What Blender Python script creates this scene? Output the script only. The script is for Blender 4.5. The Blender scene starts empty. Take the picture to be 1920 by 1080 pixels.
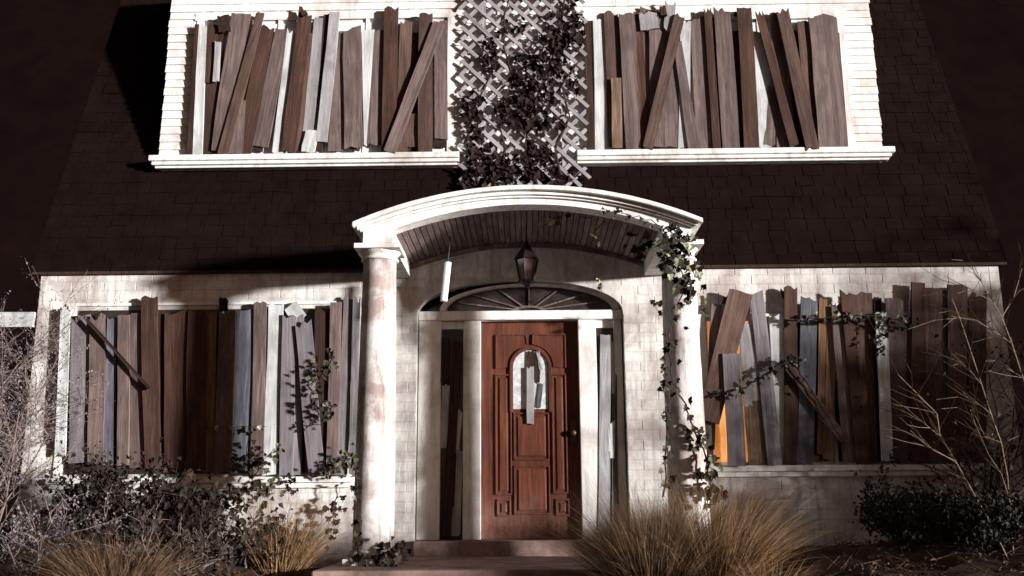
import bpy, math, random
from mathutils import Vector, Matrix
rnd = random.Random(7)
rad = math.radians
SC = bpy.context.scene
COL = SC.collection

# ------------------------------------------------------------------ camera, sky, sun, exposure
F_PX = 1790.0
CAM = Vector((0.0, -8.6, 0.62))
ROT = (Matrix.Rotation(rad(0.8), 3, 'Z') @ Matrix.Rotation(rad(90 + 12.6), 3, 'X') @ Matrix.Rotation(rad(-0.4), 3, 'Z'))
cd = bpy.data.cameras.new('camera'); cam = bpy.data.objects.new('camera', cd); COL.objects.link(cam)
cam.matrix_world = Matrix.Translation(CAM) @ ROT.to_4x4()
cd.sensor_width = 36.0; cd.lens = 36.0 * F_PX / 1920.0; cd.clip_end = 1000
SC.camera = cam
SC.render.filter_size = 2.3

SUN_EL, SUN_AZ = 4.0, 59.5          # low light from the right of the facade
sun_dir = Vector((math.sin(rad(SUN_AZ)) * math.cos(rad(SUN_EL)), -math.cos(rad(SUN_AZ)) * math.cos(rad(SUN_EL)), math.sin(rad(SUN_EL))))
w = bpy.data.worlds.new('World'); SC.world = w; w.use_nodes = True
nt = w.node_tree; bg = nt.nodes['Background']
sky = nt.nodes.new('ShaderNodeTexSky'); sky.sky_type = 'NISHITA'; sky.sun_disc = False
sky.sun_elevation = rad(SUN_EL); sky.sun_rotation = math.atan2(sun_dir.x, sun_dir.y)
tint = nt.nodes.new('ShaderNodeMix'); tint.data_type = 'RGBA'; tint.blend_type = 'MULTIPLY'
tint.inputs[0].default_value = 1.0
nt.links.new(sky.outputs[0], tint.inputs[6]); tint.inputs[7].default_value = (1.0, 0.66, 0.62, 1)
nt.links.new(tint.outputs[2], bg.inputs[0]); bg.inputs[1].default_value = 0.045
sd = bpy.data.lights.new('sun', 'SUN'); sd.energy = 5.0; sd.angle = rad(3.0); sd.color = (1.0, 0.985, 0.965)
sun = bpy.data.objects.new('sun', sd); COL.objects.link(sun)
sun.rotation_euler = sun_dir.to_track_quat('Z', 'Y').to_euler(); sun.location = (8, -8, 6)
SC.view_settings.view_transform = 'Standard'; SC.view_settings.look = 'None'
SC.view_settings.gamma = 1.0; SC.view_settings.use_curve_mapping = False
SC.view_settings.exposure = 1.0

def at(px, py, Y):
    """Point of the vertical plane at depth Y measured on the 1920 wide photograph."""
    d = ROT @ Vector(((px - 960) / F_PX, -(py - 540) / F_PX, -1.0))
    return CAM + d * ((Y - CAM.y) / d.y)

# ------------------------------------------------------------------ materials
def nodes(name, rough=0.8, spec=0.25):
    m = bpy.data.materials.new(name); m.use_nodes = True
    t = m.node_tree; b = t.nodes['Principled BSDF']
    b.inputs['Roughness'].default_value = rough; b.inputs['Specular IOR Level'].default_value = spec
    return m, t, b
def N(t, kind, **kw):
    n = t.nodes.new(kind)
    for k, v in kw.items(): setattr(n, k, v)
    return n
def noise(t, vec, scale, detail=6, rough=0.6, dist=0.0):
    n = N(t, 'ShaderNodeTexNoise'); n.inputs['Scale'].default_value = scale; n.inputs['Detail'].default_value = detail
    n.inputs['Roughness'].default_value = rough; n.inputs['Distortion'].default_value = dist
    t.links.new(vec, n.inputs['Vector']); return n.outputs['Fac']
def ramp(t, fac, stops):
    r = N(t, 'ShaderNodeValToRGB'); e = r.color_ramp.elements
    for i, (p, c) in enumerate(stops):
        x = e[i] if i < 2 else e.new(p)
        x.position = p; x.color = (c, c, c, 1) if isinstance(c, (int, float)) else (*c, 1)
    t.links.new(fac, r.inputs[0]); return r.outputs[0]
def mix(t, fac, a, b, mode='MIX'):
    n = N(t, 'ShaderNodeMix', data_type='RGBA', blend_type=mode)
    for s, v in ((0, fac), (6, a), (7, b)):
        if isinstance(v, (int, float)): n.inputs[s].default_value = v
        elif isinstance(v, tuple): n.inputs[s].default_value = (*v, 1)
        else: t.links.new(v, n.inputs[s])
    return n.outputs[2]
def mapped(t, vec, scale, loc=None):
    n = N(t, 'ShaderNodeMapping'); n.inputs['Scale'].default_value = scale
    t.links.new(vec, n.inputs['Vector'])
    if loc is not None: t.links.new(loc, n.inputs['Location'])
    return n.outputs[0]
def bump(t, b, h, strength, dist=0.004):
    n = N(t, 'ShaderNodeBump'); n.inputs['Strength'].default_value = strength; n.inputs['Distance'].default_value = dist
    t.links.new(h, n.inputs['Height']); t.links.new(n.outputs[0], b.inputs['Normal'])
def val_mul(t, a, b):
    n = N(t, 'ShaderNodeMath', operation='MULTIPLY')
    for i, v in ((0, a), (1, b)):
        if isinstance(v, (int, float)): n.inputs[i].default_value = v
        else: t.links.new(v, n.inputs[i])
    return n.outputs[0]

def paint(name, base, dirt, dirt_lo=0.5, dirt_hi=0.75, streak=0.5, rough=0.75, vary=0.12):
    """old outdoor paint: blotches of grime, vertical runs, fine flaking"""
    m, t, b = nodes(name, rough, 0.2)
    pos = N(t, 'ShaderNodeNewGeometry').outputs['Position']
    n1 = noise(t, pos, 2.3, 8, 0.68, 0.4)
    n2 = noise(t, mapped(t, pos, (9, 9, 1.1)), 1.6, 7, 0.7, 0.3)
    n3 = noise(t, pos, 34, 5, 0.7)
    f1 = ramp(t, n1, [(dirt_lo, 0.0), (dirt_hi, 0.85)])
    f2 = ramp(t, n2, [(0.48, 0.0), (0.68, streak)])
    f3 = ramp(t, n3, [(0.6, 0.0), (0.74, 0.45)])
    c = mix(t, f1, base, dirt)
    c = mix(t, f2, c, tuple(x * 0.75 for x in dirt))
    c = mix(t, f3, c, tuple(x * 0.9 for x in dirt))
    oi = N(t, 'ShaderNodeObjectInfo').outputs['Random']
    c = mix(t, 1.0, c, ramp(t, oi, [(0.0, 1.0 - vary), (1.0, 1.0)]), 'MULTIPLY')
    t.links.new(c, b.inputs['Base Color'])
    bump(t, b, n3, 0.35, 0.006)
    return m
def wood(name, base, vary=0.35, hi=1.55, lo=0.42, rough=0.85, scale=1.0):
    """weathered board, grain along the object's Z, each board its own stretch of grain"""
    m, t, b = nodes(name, rough, 0.2)
    oc = N(t, 'ShaderNodeTexCoord').outputs['Object']
    oi = N(t, 'ShaderNodeObjectInfo')
    off = N(t, 'ShaderNodeCombineXYZ')
    mul = val_mul(t, oi.outputs['Random'], 37.0)
    for i in range(3): t.links.new(mul, off.inputs[i])
    v = mapped(t, oc, (26 * scale, 26 * scale, 1.6 * scale), off.outputs[0])
    g = noise(t, v, 1.0, 8, 0.68, 1.2)
    v2 = mapped(t, oc, (3.2, 3.2, 1.3), off.outputs[0])
    st = noise(t, v2, 1.4, 5, 0.6, 0.5)
    fine = noise(t, mapped(t, oc, (120, 120, 5), off.outputs[0]), 1.0, 4, 0.7)
    c = mix(t, ramp(t, g, [(0.32, 0.0), (0.7, 1.0)]), tuple(x * lo for x in base), tuple(min(0.8, x * hi) for x in base))
    c = mix(t, ramp(t, st, [(0.36, 0.7), (0.56, 0.0)]), c, tuple(x * 0.45 for x in base))
    c = mix(t, ramp(t, fine, [(0.55, 0.0), (0.75, 0.4)]), c, tuple(x * 0.35 for x in base))
    c = mix(t, 1.0, c, ramp(t, oi.outputs['Random'], [(0.0, 1.0 - vary), (1.0, 1.0)]), 'MULTIPLY')
    t.links.new(c, b.inputs['Base Color'])
    bump(t, b, g, 0.6, 0.005)
    return m
def plain(name, base, rough=0.8, amount=0.5, scale=14, spec=0.2, metal=0.0):
    m, t, b = nodes(name, rough, spec); b.inputs['Metallic'].default_value = metal
    pos = N(t, 'ShaderNodeNewGeometry').outputs['Position']
    n = noise(t, pos, scale, 6, 0.65)
    c = mix(t, ramp(t, n, [(0.3, 0.0), (0.7, 1.0)]), tuple(x * (1 - amount) for x in base), tuple(x * (1 + amount * 0.6) for x in base))
    t.links.new(c, b.inputs['Base Color']); bump(t, b, n, 0.3, 0.004)
    return m
def leafy(name, a, c2, rough=0.6, trans=0.0, spec=0.3):
    m, t, b = nodes(name, rough, spec)
    pos = N(t, 'ShaderNodeNewGeometry')
    n = noise(t, pos.outputs['Position'], 9, 3, 0.6)
    isl = pos.outputs['Random Per Island']
    c = mix(t, isl, a, c2)
    c = mix(t, ramp(t, n, [(0.35, 0.0), (0.65, 0.6)]), c, tuple(x * 0.5 for x in a))
    t.links.new(c, b.inputs['Base Color'])
    return m
def glass(name, base, rough=0.12):
    m, t, b = nodes(name, rough, 0.5)
    pos = N(t, 'ShaderNodeNewGeometry').outputs['Position']
    n = noise(t, pos, 5, 5, 0.7)
    c = mix(t, ramp(t, n, [(0.4, 0.0), (0.7, 0.7)]), base, tuple(min(0.9, x * 2.2 + 0.01) for x in base))
    t.links.new(c, b.inputs['Base Color']); return m
def glow(name, base, strength):
    m, t, b = nodes(name, 0.6, 0.2)
    pos = N(t, 'ShaderNodeNewGeometry').outputs['Position']
    n = noise(t, mapped(t, pos, (8, 8, 1.5)), 1.0, 4, 0.6)
    c = mix(t, ramp(t, n, [(0.38, 0.0), (0.62, 1.0)]), tuple(x * q for x, q in zip(base, (.5, .35, .22))), base)
    t.links.new(c, b.inputs['Base Color']); t.links.new(c, b.inputs['Emission Color'])
    b.inputs['Emission Strength'].default_value = strength; return m

M = dict(
    brick=paint('painted_brick', (0.69, 0.67, 0.635), (0.33, 0.272, 0.255), 0.42, 0.62, 0.7, vary=0.06),
    mortar=paint('mortar', (0.66, 0.64, 0.60), (0.33, 0.272, 0.255), 0.42, 0.62, 0.7),
    siding=paint('white_siding', (0.76, 0.76, 0.74), (0.46, 0.40, 0.37), 0.45, 0.68, 0.5, vary=0.09),
    trim=paint('white_trim', (0.78, 0.77, 0.74), (0.42, 0.36, 0.33), 0.47, 0.70, 0.6, vary=0.05),
    column=paint('peeling_column_paint', (0.76, 0.74, 0.72), (0.27, 0.19, 0.165), 0.43, 0.60, 1.0),
    pale=wood('pale_board', (0.58, 0.59, 0.585), 0.12, 1.15, 0.75),
    pearl=wood('grey_white_board', (0.36, 0.345, 0.35), 0.2, 1.3, 0.65),
    mid=wood('weathered_brown_board', (0.120, 0.072, 0.058)),
    mauve=wood('mauve_grey_board', (0.158, 0.112, 0.104), 0.25),
    lav=wood('lavender_grey_board', (0.192, 0.170, 0.184), 0.2, 1.4, 0.55),
    blue=wood('blue_grey_board', (0.118, 0.118, 0.142), 0.2),
    tan=wood('tan_board', (0.23, 0.15, 0.10), 0.25),
    rust=wood('orange_brown_board', (0.19, 0.105, 0.055), 0.25),
    dark=wood('dark_brown_board', (0.047, 0.024, 0.018), 0.3),
    red=wood('red_brown_board', (0.075, 0.038, 0.027), 0.25),
    soffit=wood('soffit_board', (0.21, 0.15, 0.14), 0.3),
    door=wood('mahogany_door', (0.108, 0.032, 0.018), 0.0, 1.6, 0.4, 0.75, 0.7),
    doorp=wood('mahogany_panel', (0.130, 0.038, 0.020), 0.2, 1.5, 0.45, 0.7, 0.7),
    slat=wood('grey_lattice_slat', (0.35, 0.315, 0.325), 0.2, 1.25, 0.7),
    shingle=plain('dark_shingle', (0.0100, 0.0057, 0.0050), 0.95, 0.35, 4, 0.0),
    skymask=plain('dark_sky_mask', (0.0072, 0.0036, 0.0033), 1.0, 0.3, 0.6, 0.0),  # near-black colour of the added slope that masks the sky
    slab=plain('grimy_concrete', (0.30, 0.20, 0.17), 0.95, 0.6, 5),
    soil=plain('dark_soil', (0.060, 0.038, 0.030), 1.0, 0.7, 3, 0.05),
    iron=plain('black_iron', (0.018, 0.011, 0.010), 0.6, 0.4, 30, 0.3),
    brass=plain('tarnished_brass', (0.10, 0.065, 0.035), 0.5, 0.4, 40, 0.5, 0.7),
    glass=glass('dark_glass', (0.020, 0.014, 0.013)),
    lanternglass=glass('smoked_lantern_glass', (0.05, 0.035, 0.03)),
    blind=plain('pale_blind', (0.62, 0.65, 0.67), 0.8, 0.12, 5),
    lace=plain('grey_lace', (0.36, 0.36, 0.42), 0.9, 0.55, 11),
    doorglass=plain('clouded_glass', (0.58, 0.58, 0.59), 0.25, 0.5, 22, 0.5),
    amber=glow('amber_lit_pane', (0.90, 0.42, 0.15), 0.45),
    tube=plain('white_tube', (0.72, 0.76, 0.78), 0.5, 0.08, 20),
    leafdark=leafy('dry_vine_leaf', (0.012, 0.007, 0.006), (0.034, 0.020, 0.017), 0.85, spec=0.08),
    leafgreen=leafy('ivy_leaf', (0.030, 0.034, 0.018), (0.095, 0.095, 0.045), 0.45),
    leafpale=leafy('pale_ivy_leaf', (0.24, 0.25, 0.12), (0.34, 0.36, 0.26), 0.45),
    leafblack=leafy('dark_shrub_leaf', (0.014, 0.010, 0.008), (0.040, 0.028, 0.022), 0.7, spec=0.12),
    leafgrey=leafy('grey_shrub_leaf', (0.10, 0.085, 0.09), (0.24, 0.205, 0.23)),
    twig=plain('grey_twig', (0.16, 0.12, 0.108), 0.9, 0.5, 20),
    twigpale=plain('pale_twig', (0.30, 0.225, 0.16), 0.9, 0.5, 20),
    stem=plain('brown_stem', (0.045, 0.028, 0.022), 0.9, 0.5, 20),
    litter=leafy('dead_leaf_litter', (0.05, 0.030, 0.020), (0.17, 0.105, 0.065), 0.9, spec=0.05),
    straw=leafy('dry_grass', (0.13, 0.070, 0.034), (0.40, 0.25, 0.135), 0.8, spec=0.1),
    strawdark=leafy('brown_grass', (0.055, 0.033, 0.020), (0.25, 0.155, 0.09), 0.8, spec=0.1),
)

def scuffed(m, z0, z1, dust):
    t = m.node_tree; b = t.nodes['Principled BSDF']; src = b.inputs['Base Color'].links[0].from_socket
    pos = N(t, 'ShaderNodeNewGeometry').outputs['Position']; sep = N(t, 'ShaderNodeSeparateXYZ'); t.links.new(pos, sep.inputs[0])
    mr = N(t, 'ShaderNodeMapRange'); mr.inputs[1].default_value = z0; mr.inputs[2].default_value = z1; mr.inputs[3].default_value = 1; mr.inputs[4].default_value = 0
    t.links.new(sep.outputs[2], mr.inputs[0])
    n1 = ramp(t, noise(t, mapped(t, pos, (9, 9, 6)), 1.0, 8, 0.75), [(0.38, 0.0), (0.66, 1.0)])
    n2 = ramp(t, noise(t, mapped(t, pos, (5, 5, 2)), 1.0, 8, 0.7), [(0.55, 0.0), (0.75, 0.4)])
    c = mix(t, val_mul(t, mr.outputs[0], n1), src, dust); c = mix(t, n2, c, tuple(x * .55 for x in dust))
    t.links.new(c, b.inputs['Base Color'])
for k_ in ('door', 'doorp'): scuffed(M[k_], 0.26, 0.80, (0.18, 0.105, 0.085))

# ------------------------------------------------------------------ mesh helpers
WORLD = {}
def link(o, parent=None, loc=(0, 0, 0)):
    loc = Vector(loc); COL.objects.link(o); WORLD[o.name] = loc
    if parent is not None:
        o.parent = parent; o.location = loc - WORLD[parent.name]
    else: o.location = loc
    return o
def tag(o, label=None, cat=None, group=None, kind=None):
    for k, v in (('label', label), ('category', cat), ('group', group), ('kind', kind)):
        if v: o[k] = v
    return o
def empty(name, loc, label=None, cat=None, group=None, parent=None):
    o = bpy.data.objects.new(name, None); o.empty_display_size = 0.1
    return tag(link(o, parent, loc), label, cat, group)
class MB:
    def __init__(s): s.v = []; s.f = []
    def add(s, vs, fs):
        n = len(s.v); s.v += [Vector(v) for v in vs]; s.f += [tuple(i + n for i in f) for f in fs]; return s
    def box(s, x0, x1, y0, y1, z0, z1):
        return s.add([(x, y, z) for x in (x0, x1) for y in (y0, y1) for z in (z0, z1)],
                     [(0, 1, 3, 2), (4, 6, 7, 5), (0, 4, 5, 1), (2, 3, 7, 6), (0, 2, 6, 4), (1, 5, 7, 3)])
    def bar(s, p, q, wx, wy):
        """square bar between two points; wx across in the facade plane, wy in depth"""
        p, q = Vector(p), Vector(q); d = (q - p).normalized()
        y = Vector((0, 1, 0)); y = (y - d * y.dot(d)).normalized(); x = d.cross(y)
        vs = [c + x * sx * wx / 2 + y * sy * wy / 2 for c in (p, q) for sx, sy in ((-1, -1), (1, -1), (1, 1), (-1, 1))]
        return s.add(vs, [(3, 2, 1, 0), (4, 5, 6, 7)] + [(i, (i + 1) % 4, 4 + (i + 1) % 4, 4 + i) for i in range(4)])
    def prism(s, poly, y0, y1):
        n = len(poly)
        return s.add([(x, y0, z) for x, z in poly] + [(x, y1, z) for x, z in poly],
                     [tuple(range(n)), tuple(range(2 * n - 1, n - 1, -1))] + [(i, n + i, n + (i + 1) % n, (i + 1) % n) for i in range(n)])
    def strip(s, top, bot, y0, y1):
        """solid between two polylines (x,z) of equal length, extruded in depth"""
        n = len(top)
        vs = [(x, y0, z) for x, z in top] + [(x, y0, z) for x, z in bot] + [(x, y1, z) for x, z in top] + [(x, y1, z) for x, z in bot]
        fs = []
        for i in range(n - 1):
            fs += [(i, n + i, n + i + 1, i + 1), (2 * n + i, 2 * n + i + 1, 3 * n + i + 1, 3 * n + i), (i, i + 1, 2 * n + i + 1, 2 * n + i), (n + i, 3 * n + i, 3 * n + i + 1, n + i + 1)]
        fs += [(0, 2 * n, 3 * n, n), (n - 1, 2 * n - 1, 4 * n - 1, 3 * n - 1)]
        return s.add(vs, fs)
    def tube(s, pts, r0, r1=None, n=4, cap=True):
        pts = [Vector(p) for p in pts]; r1 = r0 if r1 is None else r1; k = len(pts); vs = []; fs = []
        for i, p in enumerate(pts):
            d = (pts[min(i + 1, k - 1)] - pts[max(i - 1, 0)])
            d = d.normalized() if d.length > 1e-9 else Vector((0, 0, 1))
            u = d.cross(Vector((0.31, 0.9, 0.27))); u = u.normalized() if u.length > 1e-6 else Vector((1, 0, 0)); v = d.cross(u)
            r = r0 + (r1 - r0) * i / max(1, k - 1)
            vs += [p + (u * math.cos(2 * math.pi * j / n) + v * math.sin(2 * math.pi * j / n)) * r for j in range(n)]
        for i in range(k - 1):
            fs += [(i * n + j, i * n + (j + 1) % n, (i + 1) * n + (j + 1) % n, (i + 1) * n + j) for j in range(n)]
        if cap and n > 2: fs += [tuple(range(n - 1, -1, -1)), tuple(range((k - 1) * n, k * n))]
        return s.add(vs, fs)
    def lathe(s, c, prof, n=28):
        c = Vector(c); k = len(prof)
        vs = [c + Vector((r * math.cos(2 * math.pi * j / n), r * math.sin(2 * math.pi * j / n), z)) for r, z in prof for j in range(n)]
        fs = [(i * n + j, i * n + (j + 1) % n, (i + 1) * n + (j + 1) % n, (i + 1) * n + j) for i in range(k - 1) for j in range(n)]
        fs += [tuple(range(n - 1, -1, -1)), tuple(range((k - 1) * n, k * n))]
        return s.add(vs, fs)
    def build(s, name, mat, parent=None, origin=None, smooth=False, kind=None):
        if origin is None:
            xs = [v.x for v in s.v]; ys = [v.y for v in s.v]; zs = [v.z for v in s.v]
            origin = Vector(((min(xs) + max(xs)) / 2, (min(ys) + max(ys)) / 2, min(zs)))
        origin = Vector(origin)
        me = bpy.data.meshes.new(name); me.from_pydata([tuple(v - origin) for v in s.v], [], s.f)
        me.materials.append(M[mat] if isinstance(mat, str) else mat)
        if smooth: me.polygons.foreach_set('use_smooth', [True] * len(me.polygons))
        o = link(bpy.data.objects.new(name, me), parent, origin)
        if kind: o['kind'] = kind
        return o
def box(name, mat, parent, *a, **k): return MB().box(*a).build(name, mat, parent, **k)
def soft(o, width=0.006, seg=2):
    b = o.modifiers.new('bevel', 'BEVEL'); b.width = width; b.segments = seg; b.limit_method = 'ANGLE'; return o

# ------------------------------------------------------------------ ground
GZ = 0.02
def ground_h(x, y):
    h = GZ + 0.05 * math.sin(x * 1.3 + 0.6) * math.sin(y * 1.1) + 0.03 * math.sin(x * 3.1 + y * 2.3)
    if y > -3.2 and abs(x) > 1.75: h += 0.16 * min(1, (y + 3.2) / 2.2) * min(1, (abs(x) - 1.75) / 0.5)
    if x > 2.0: h += 0.10 * min(1, (x - 2.0) / 1.5) * max(0, min(1, 1 - abs(y + 1.0) / 1.6))
    return h
g = MB(); xs = [-300, -80, -30, -14] + [-9 + i * 0.25 for i in range(73)] + [14, 30, 80, 300]
ys = [-300, -80, -30, -14] + [-10 + i * 0.25 for i in range(61)] + [10, 30, 80, 300]
idx = {}
for i, x in enumerate(xs):
    for j, y in enumerate(ys):
        idx[i, j] = len(g.v); near = abs(x) <= 9 and -10 <= y <= 5
        g.v.append(Vector((x, y, ground_h(x, y) + (rnd.uniform(-0.018, 0.018)) if near and not (abs(x) < 1.75 and y < 1) else GZ - 0.02)))
g.f = [(idx[i, j], idx[i + 1, j], idx[i + 1, j + 1], idx[i, j + 1]) for i in range(len(xs) - 1) for j in range(len(ys) - 1)]
tag(g.build('ground', 'soil', origin=(0, 0, 0)), kind='structure')
hl = MB(); hx_ = [-90 + i * 3.0 for i in range(61)]; hy_ = [26 + j * 2.5 for j in range(16)]  # added dark slope that hides the sky, so the sky can fill more brightly
for y in hy_:
    for x in hx_:
        k = (y - 26) / 37.5
        hl.v.append(Vector((x + rnd.uniform(-1, 1), y + rnd.uniform(-.8, .8), -0.3 + 62 * k ** 0.7 + (rnd.uniform(-.9, .9) if k > 0 else 0))))
hl.f = [(j * 61 + i, j * 61 + i + 1, (j + 1) * 61 + i + 1, (j + 1) * 61 + i) for j in range(15) for i in range(60)]
tag(hl.build('sky_mask', 'skymask', origin=(0, 26, 0), smooth=True), kind='structure')
SLAB = 0.16
p = MB().box(-1.50, 1.62, -1.75, 0.0, -0.1, SLAB)
soft(tag(p.build('porch_floor', 'slab'), kind='structure'), 0.015)
p = MB().box(-0.95, 1.15, -7.0, -1.754, -0.1, 0.10)
soft(tag(p.build('path', 'slab'), kind='structure'), 0.012)

# ------------------------------------------------------------------ house
YD = 0.30                                  # dormer face
XL, XR = at(62, 660, 0).x, at(1884, 600, 0).x
EAVE = (at(300, 514, 0).z + at(1600, 497, 0).z) / 2
house = empty('house', (0, 0, 0), 'white two storey house with boarded up windows and dark shingle roof', 'house')
OPL, OPR = at(781, 700, 0).x, at(1172, 700, 0).x
SPR = at(985, 585, 0).z; APX = at(985, 524, 0).z
OC, OW = (OPL + OPR) / 2, (OPR - OPL) / 2
arch_top = [(OC - OW * math.cos(a), SPR + (APX - SPR) * math.sin(a)) for a in [math.pi * i / 24 for i in range(25)]]
wall = MB()
wall.box(XL, OPL, 0.0052, 0.30, -0.1, EAVE).box(OPR, XR, 0.0052, 0.30, -0.1, EAVE)
wall.strip([(x, EAVE) for x, z in arch_top], arch_top, 0.0052, 0.12)
wall.box(XL, XL + 0.3, 0.30, 7.0, -0.1, EAVE).box(XR - 0.3, XR, 0.30, 7.0, -0.1, EAVE).box(XL, XR, 7.0, 7.3, -0.1, EAVE)
wall_o = wall.build('wall', 'mortar', house, origin=(0, 0, 0))

WINS = dict(LL=(at(118, 700, 0).x, at(664, 700, 0).x, at(600, 893, 0).z, at(300, 572, 0).z),
            LR=(at(1312, 700, 0).x, at(1850, 700, 0).x, at(1500, 872, 0).z, at(1500, 592, 0).z))
# painted bricks, each its own; those past the three hundred that show largest are joined
bm_ = bpy.data.meshes.new('brick'); c = 0.006
bv = [(x, 0.007, z) for x, z in ((-.5, 0), (.5, 0), (.5, 1), (-.5, 1))] + [(x, 0.0025, z) for x, z in ((-.485, .07), (.485, .07), (.485, .93), (-.485, .93))]
bf = [(4, 5, 6, 7)] + [(i, (i + 1) % 4, 4 + (i + 1) % 4, 4 + i) for i in range(4)]
bm_.from_pydata(bv, [], bf); bm_.materials.append(M['brick'])
BH, BW = 0.088, 0.30
spots = []
row = 0; z = 0.0
while z + BH < EAVE + 0.02:
    x = XL + (0.0 if row % 2 else -BW / 2)
    while x < XR:
        a, b_ = max(x, XL), min(x + BW, XR)
        cuts = [(OPL, OPR, -1, SPR)] + [(w_[0] - 0.01, w_[1] + 0.01, w_[2] - 0.05, w_[3]) for w_ in WINS.values()]
        segs = [(a, b_)]
        for (u, v, zl, zh) in cuts:
            if z + BH > zl + 0.03 and z < zh - 0.03:
                new = []
                for (p0, p1) in segs:
                    if p1 <= u or p0 >= v: new.append((p0, p1))
                    else:
                        if p0 < u: new.append((p0, u))
                        if p1 > v: new.append((v, p1))
                segs = new
        for (p0, p1) in segs:
            if z + BH > SPR and p1 > OPL and p0 < OPR:      # above the arch: keep only what clears it
                xm = min(max(OC, p0), p1)
                k = 1 - ((xm - OC) / OW) ** 2
                if z < SPR + (APX - SPR) * math.sqrt(max(0, k)) + 0.01: continue
            if p1 - p0 > 0.04: spots.append(((p0 + p1) / 2, z, p1 - p0))
        x += BW
    z += BH; row += 1
spots.sort(key=lambda s: (abs(s[0]) > 1.7 and s[1] < 0.12, abs(s[0])))
rest = MB()
for i, (x, z, wd) in enumerate(spots):
    dy = rnd.uniform(-0.0012, 0.0012); sx = wd - rnd.uniform(0.001, 0.005); sz = BH - rnd.uniform(0.001, 0.005)
    if i < 300:
        o = bpy.data.objects.new('brick', bm_); link(o, wall_o, (x, dy, z + 0.003)); o.scale = (sx, 1, sz)
        o.rotation_euler = (0, rad(rnd.uniform(-0.5, 0.5)), 0)
    else: rest.add([(x + v[0] * sx, dy + v[1], z + 0.003 + v[2] * sz) for v in bv], bf)
if rest.v: rest.build('brickwork', 'brick', wall_o, kind='stuff')

# roof: steep shingled lower slope on all sides, overhanging the wall a little
RT, RS = 6.9, 1.30                          # top height and run of the slope
E0 = EAVE + 0.015
def roof_ring(z):
    k = (z - E0) / (RT - E0); i = 0.10 - k * 0.16; s = 0.006 + k * RS
    return [(XL - i, s, z), (XR + i, s, z), (XR + i, 7.30 - k * RS, z), (XL - i, 7.30 - k * RS, z)]
r = MB(); a, b_, cc = roof_ring(E0), roof_ring(RT), roof_ring(E0)
r.add(a + b_, [(0, 1, 5, 4), (1, 2, 6, 5), (2, 3, 7, 6), (3, 0, 4, 7), (4, 5, 6, 7), (3, 2, 1, 0)])
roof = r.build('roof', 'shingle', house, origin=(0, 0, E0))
sh = MB(); nrow = 34
for i in range(nrow):
    z0 = E0 + (RT - E0) * i / nrow; z1 = E0 + (RT - E0) * (i + 1.15) / nrow
    A, B = roof_ring(z0), roof_ring(min(z1, RT)); x = A[0][0] - (0.1 if i % 2 else 0.0)
    while x < A[1][0]:
        wd = rnd.uniform(0.13, 0.24); u, v = max(x, A[0][0]), min(x + wd - 0.006, A[1][0])
        if v - u > 0.02 and not (u < 1.30 and v > -1.30 and z0 < EAVE + 0.42):
            lift = 0.010 + rnd.uniform(0, 0.007); dz = rnd.uniform(-0.012, 0.004)
            y0, y1 = A[0][1], B[0][1]
            sh.add([(u, y0 - lift, z0 + dz), (v, y0 - lift, z0 + dz), (v, y1 - 0.006, z1), (u, y1 - 0.006, z1),
                    (u, y0 - 0.001, z0 + dz), (v, y0 - 0.001, z0 + dz)], [(0, 1, 2, 3), (4, 5, 1, 0), (0, 3, 4), (1, 5, 2)])
        x += wd
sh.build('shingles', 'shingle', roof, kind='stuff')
for x0, x1 in ((XL - 0.06, -1.25), (1.25, XR + 0.06)): MB().box(x0, x1, -0.045, 0.004, EAVE - 0.012, EAVE + 0.012).build('eave_board', 'dark', house)

# dormer: white lapped siding with two boarded windows over one long sill
DL, DR = at(306, 200, YD).x, at(1648, 200, YD).x
DL1, DR1 = at(325, 2, YD).x, at(1630, 2, YD).x
DZ = (at(300, 290, YD).z + at(1660, 286, YD).z) / 2
DT = 6.1
WINS['UL'] = (at(362, 160, YD).x, at(852, 160, YD).x, DZ, at(600, 36, YD).z)
WINS['UR'] = (at(1098, 160, YD).x, at(1592, 160, YD).x, DZ, at(1300, 36, YD).z)
dm = MB().box(DL + 0.02, DR - 0.02, YD + 0.014, 2.6, DZ - 0.13, DT)
dorm = dm.build('dormer_wall', 'siding', house)
SP = MB().add([(-.5, -.012, 0), (.5, -.012, 0), (.5, .002, 1), (-.5, .002, 1), (-.5, .012, 0), (.5, .012, 0), (.5, .012, 1), (-.5, .012, 1)],
              [(0, 1, 2, 3), (0, 4, 5, 1), (0, 3, 7, 4), (1, 5, 6, 2), (3, 2, 6, 7)])
sp_me = bpy.data.meshes.new('siding_board'); sp_me.from_pydata([tuple(v) for v in SP.v], [], SP.f); sp_me.materials.append(M['siding'])
H = 0.083; z = DZ; i = 0
while z < DT - 0.05:
    segs = [(DL, DR)]
    for k in ('UL', 'UR'):
        u, v, zl, zh = WINS[k]
        if z + H > zl and z < zh - 0.02:
            segs = [q for (p0, p1) in segs for q in (([(p0, u)] if p0 < u else []) + ([(v, p1)] if p1 > v else [])) if not (p1 <= u or p0 >= v)] + [s for s in segs if s[1] <= u or s[0] >= v]
    fin = []
    for (p0, p1) in segs:
        if p1 - p0 > 3.5:
            k = p0 + (p1 - p0) * (0.36 + 0.28 * (i % 2)); fin += [(p0, k - 0.002), (k + 0.002, p1)]
        else: fin.append((p0, p1))
    for (p0, p1) in fin:
        j0 = rnd.uniform(-0.008, 0.006) if p0 == DL else 0; j1 = rnd.uniform(-0.006, 0.008) if p1 == DR else 0
        o = bpy.data.objects.new('siding_board', sp_me); link(o, dorm, ((p0 + j0 + p1 + j1) / 2, YD + rnd.uniform(-0.002, 0.002), z))
        o.scale = (p1 + j1 - p0 - j0, 1, H * 1.04)
    z += H; i += 1
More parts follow.
